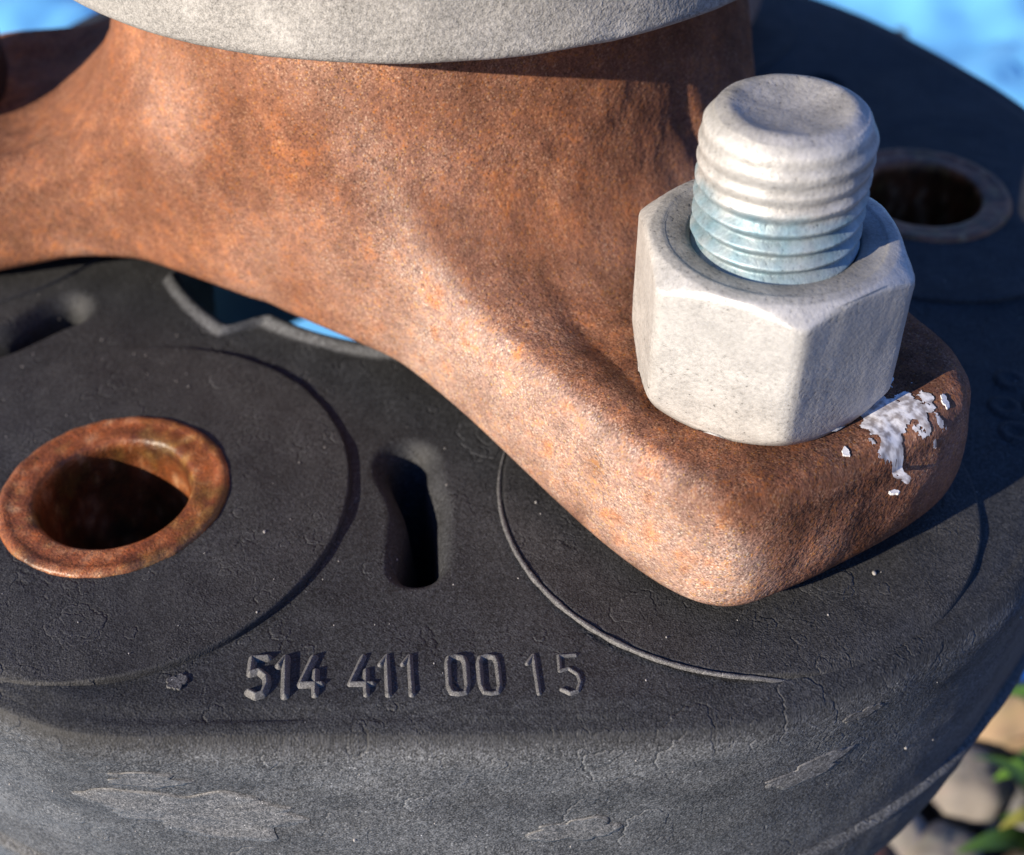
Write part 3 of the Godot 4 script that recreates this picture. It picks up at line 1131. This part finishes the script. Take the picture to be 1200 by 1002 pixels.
func tarp() -> void:
	var o := thing("blue_tarp", "bright blue woven plastic tarp spread under and behind the coupling", "tarp", Vector3(0, GROUND, 0))
	var m := StandardMaterial3D.new()
	m.albedo_color = Color(0.47, 0.78, 0.97)
	m.roughness = 0.33
	m.metallic_specular = 0.6
	var n := 150
	var p := PackedVector3Array()
	var hem := PackedVector3Array()
	for i in n:
		var z := -16.0 + 22.0 * i / (n - 1)
		z = lerpf(z, z * absf(z) / 16.0, 0.6)
		var x1 := edge_x(z)
		for j in n:
			var k := float(j) / (n - 1)
			var x := lerpf(-9.0, x1, k)
			p.append(Vector3(x, tarp_height(x, z), z))
		for q in [Vector2(-0.09, 0.004), Vector2(-0.085, 0.014), Vector2(-0.03, 0.03), Vector2(0.0, 0.022), Vector2(0.012, 0.0), Vector2(0.0, -0.02)]:
			hem.append(Vector3(x1 + q.x, tarp_height(x1 + q.x, z) + q.y, z))
	var sh := put("sheet", flipped(sheet(n, n, p, false, PackedColorArray(), PackedByteArray(), Vector3(0, GROUND, 0))), m, o)
	sh.set_meta("label", "blue plastic sheet")
	var hm := StandardMaterial3D.new()
	hm.albedo_color = Color(0.72, 0.75, 0.80)
	hm.roughness = 0.6
	put("hem", flipped(sheet(n, 6, hem, false, PackedColorArray(), PackedByteArray(), Vector3(0, GROUND, 0))), hm, o)


func timber() -> void:
	var o := thing("timber_block", "weathered timber block that holds the coupling disc clear of the tarp", "timber block", Vector3(-0.125, GROUND, -0.25))
	var m := StandardMaterial3D.new()
	m.albedo_color = Color(0.42, 0.36, 0.30)
	m.roughness = 0.9
	var p := PackedVector3Array()
	for x in [-1.12, -1.11, 1.11, 1.12]:
		var e := 0.012 if absf(x) > 1.115 else 0.0
		for q in [Vector2(-0.24 + e, 0.0), Vector2(0.24 - e, 0.0), Vector2(0.25 - e, 0.012), Vector2(0.25 - e, 1.146 - e), Vector2(0.238 - e, 1.157 - e), Vector2(-0.238 + e, 1.157 - e), Vector2(-0.25 + e, 1.146 - e), Vector2(-0.25 + e, 0.012), Vector2(-0.24 + e, 0.0)]:
			p.append(Vector3(x, q.y, q.x))
	put("block", sheet(4, 9, p), m, o)


func flipped(m: ArrayMesh) -> ArrayMesh:
	var a := m.surface_get_arrays(0)
	var idx: PackedInt32Array = a[Mesh.ARRAY_INDEX]
	for i in range(0, idx.size(), 3):
		var k := idx[i + 1]
		idx[i + 1] = idx[i + 2]
		idx[i + 2] = k
	var nn: PackedVector3Array = a[Mesh.ARRAY_NORMAL]
	for i in nn.size():
		nn[i] = -nn[i]
	a[Mesh.ARRAY_INDEX] = idx
	a[Mesh.ARRAY_NORMAL] = nn
	var out := ArrayMesh.new()
	out.add_surface_from_arrays(Mesh.PRIMITIVE_TRIANGLES, a)
	return out


func ground() -> void:
	var m := StandardMaterial3D.new()
	var t := NoiseTexture2D.new()
	t.width = 512
	t.height = 512
	t.seamless = true
	var f := FastNoiseLite.new()
	f.seed = 8
	f.frequency = 0.03
	f.fractal_octaves = 5
	t.noise = f
	var ramp := Gradient.new()
	ramp.set_color(0, Color(0.10, 0.085, 0.07))
	ramp.set_color(1, Color(0.36, 0.31, 0.27))
	t.color_ramp = ramp
	m.albedo_texture = t
	m.uv1_triplanar = true
	m.uv1_world_triplanar = true
	m.uv1_scale = Vector3.ONE * 6.0
	m.roughness = 0.95
	var pl := PlaneMesh.new()
	pl.size = Vector2(60, 60)
	var o := put("ground", pl, m, self)
	o.position = Vector3(0, (GROUND - 0.10) * S, 0)
	tag(o, "dark gravelly soil beside the tarp", "", "", "structure")


func stone_mesh(seed_: int, c: Color) -> ArrayMesh:
	var p := PackedVector3Array()
	var col := PackedColorArray()
	var n := 24
	var nv := 14
	for i in n:
		var t := TAU * i / n
		for j in nv:
			var f := lerpf(PI / 2.0 - 0.01, -PI / 2.0 + 0.01, float(j) / (nv - 1))
			var d := Vector3(cos(f) * cos(t), sin(f), cos(f) * sin(t))
			var r := 1.0 + 0.22 * ripple.get_noise_3d(d.x * 0.8 + seed_ * 3.1, d.y * 0.8, d.z * 0.8) + 0.05 * ripple.get_noise_3d(d.x * 3.0, d.y * 3.0 + seed_, d.z * 3.0)
			p.append(d * r)
			var k := 1.0 + 0.3 * mottle.get_noise_3d(d.x * 2.0, d.y * 2.0 + seed_, d.z * 2.0)
			k *= 0.62 if c.r < 0.9 else 1.0
			col.append(Color(c.r * k, c.g * k, c.b * k))
	return sheet(n, nv, p, true, col)


func stones() -> void:
	var m := StandardMaterial3D.new()
	m.vertex_color_use_as_albedo = true
	m.albedo_color = Color(HEAD, HEAD, HEAD).linear_to_srgb()
	m.roughness = 0.85
	var list := [
		[1.70, -0.02, 0.17, 0.12, 0.14, Color(0.46, 0.34, 0.22), "tan rounded stone under the leaf, next to the tarp's edge"],
		[1.50, 0.20, 0.12, 0.09, 0.13, Color(0.34, 0.31, 0.28), "smooth grey stone below the tan stone"],
		[1.24, 0.33, 0.10, 0.07, 0.11, Color(0.42, 0.38, 0.33), "pale grey stone half hidden by the disc's lower rim"],
		[1.10, 0.46, 0.15, 0.07, 0.10, Color(0.17, 0.095, 0.085), "dark reddish stone under the disc's rim"],
		[1.36, 0.42, 0.09, 0.07, 0.13, Color(0.31, 0.29, 0.26), "long grey stone between the pale and the dark stones"],
		[1.68, 0.26, 0.08, 0.06, 0.09, Color(0.20, 0.20, 0.21), "small dark grey stone beside the low green weed"],
	]
	var k := 0
	for s in list:
		var o := put("stone", stone_mesh(k, s[5]), m, self)
		o.position = Vector3(s[0], GROUND - 0.10 + s[3] * 0.8, s[1]) * S
		o.scale = Vector3(s[2], s[3], s[4])
		o.rotation.y = k * 1.3
		tag(o, s[6], "stone")
		k += 1
	# the rest of the gravel
	var rng := RandomNumberGenerator.new()
	rng.seed = 77
	var mm := MultiMesh.new()
	mm.transform_format = MultiMesh.TRANSFORM_3D
	mm.use_colors = true
	mm.mesh = stone_mesh(9, Color(1, 1, 1))
	var spots := []
	while spots.size() < 700:
		var z := rng.randf_range(-1.2, 2.6)
		var x := rng.randf_range(0.6, 4.5)
		if x > edge_x(z) + 0.06:
			spots.append(Vector2(x, z))
	mm.instance_count = spots.size()
	for i in spots.size():
		var r := rng.randf_range(0.025, 0.085)
		var b := Basis.from_euler(Vector3(rng.randf() * 0.5, rng.randf() * TAU, rng.randf() * 0.5)).scaled(Vector3(r, r * 0.7, r * 0.85))
		mm.set_instance_transform(i, Transform3D(b, Vector3(spots[i].x, GROUND - 0.10 + r * 0.25, spots[i].y) * S))
		var g := rng.randf_range(0.05, 0.24)
		mm.set_instance_color(i, Color(g * 1.05, g * 0.97, g * 0.88))
	var o := MultiMeshInstance3D.new()
	o.multimesh = mm
	o.material_override = m
	o.name = "gravel"
	add_child(o)
	tag(o, "grey and brown gravel beside the tarp", "gravel", "", "stuff")


func leaf_mesh(len_: float, wide: float, bend: float) -> ArrayMesh:
	var p := PackedVector3Array()
	var n := 14
	for i in n:
		var k := float(i) / (n - 1)
		var w := wide * sin(PI * pow(k, 0.7)) + 0.004
		var y := bend * sin(PI * 0.75 * k)
		for q in [-1.0, -0.5, 0.0, 0.5, 1.0]:
			p.append(Vector3(len_ * k, y + absf(q) * w * 0.25, q * w))
	return flipped(sheet(n, 5, p))


func plants() -> void:
	var green := []
	for c in [Color(0.075, 0.17, 0.02), Color(0.035, 0.085, 0.015), Color(0.15, 0.15, 0.03)]:
		var m := StandardMaterial3D.new()
		m.albedo_color = c.linear_to_srgb()
		m.roughness = 0.5
		m.backlight_enabled = true
		m.backlight = Color(0.15, 0.2, 0.05)
		green.append(m)
	var a := thing("leafy_weed", "bright green weed leaf lying across the tan stone", "weed", Vector3(1.90, GROUND - 0.03, 0.20))
	for q in [[3.3, 0.36, 0.06, 0.16, 0], [2.5, 0.34, 0.05, 0.24, 0], [4.2, 0.3, 0.05, 0.22, 0], [0.4, 0.35, 0.05, 0.2, 0], [1.4, 0.3, 0.05, 0.2, 2]]:
		var l := put("leaf", leaf_mesh(q[1], q[2], q[3]), green[q[4]], a)
		l.rotation.y = q[0]
	var b := thing("grass_weed", "low dark green weed in the gravel at the photo's bottom corner", "weed", Vector3(1.70, GROUND - 0.06, 0.42))
	var rng := RandomNumberGenerator.new()
	rng.seed = 4
	for k in 16:
		var l := put("leaf", leaf_mesh(rng.randf_range(0.16, 0.32), rng.randf_range(0.018, 0.04), rng.randf_range(0.06, 0.22)), green[1 if k % 3 else 2], b)
		l.rotation.y = k * 0.61 + rng.randf() * 0.4
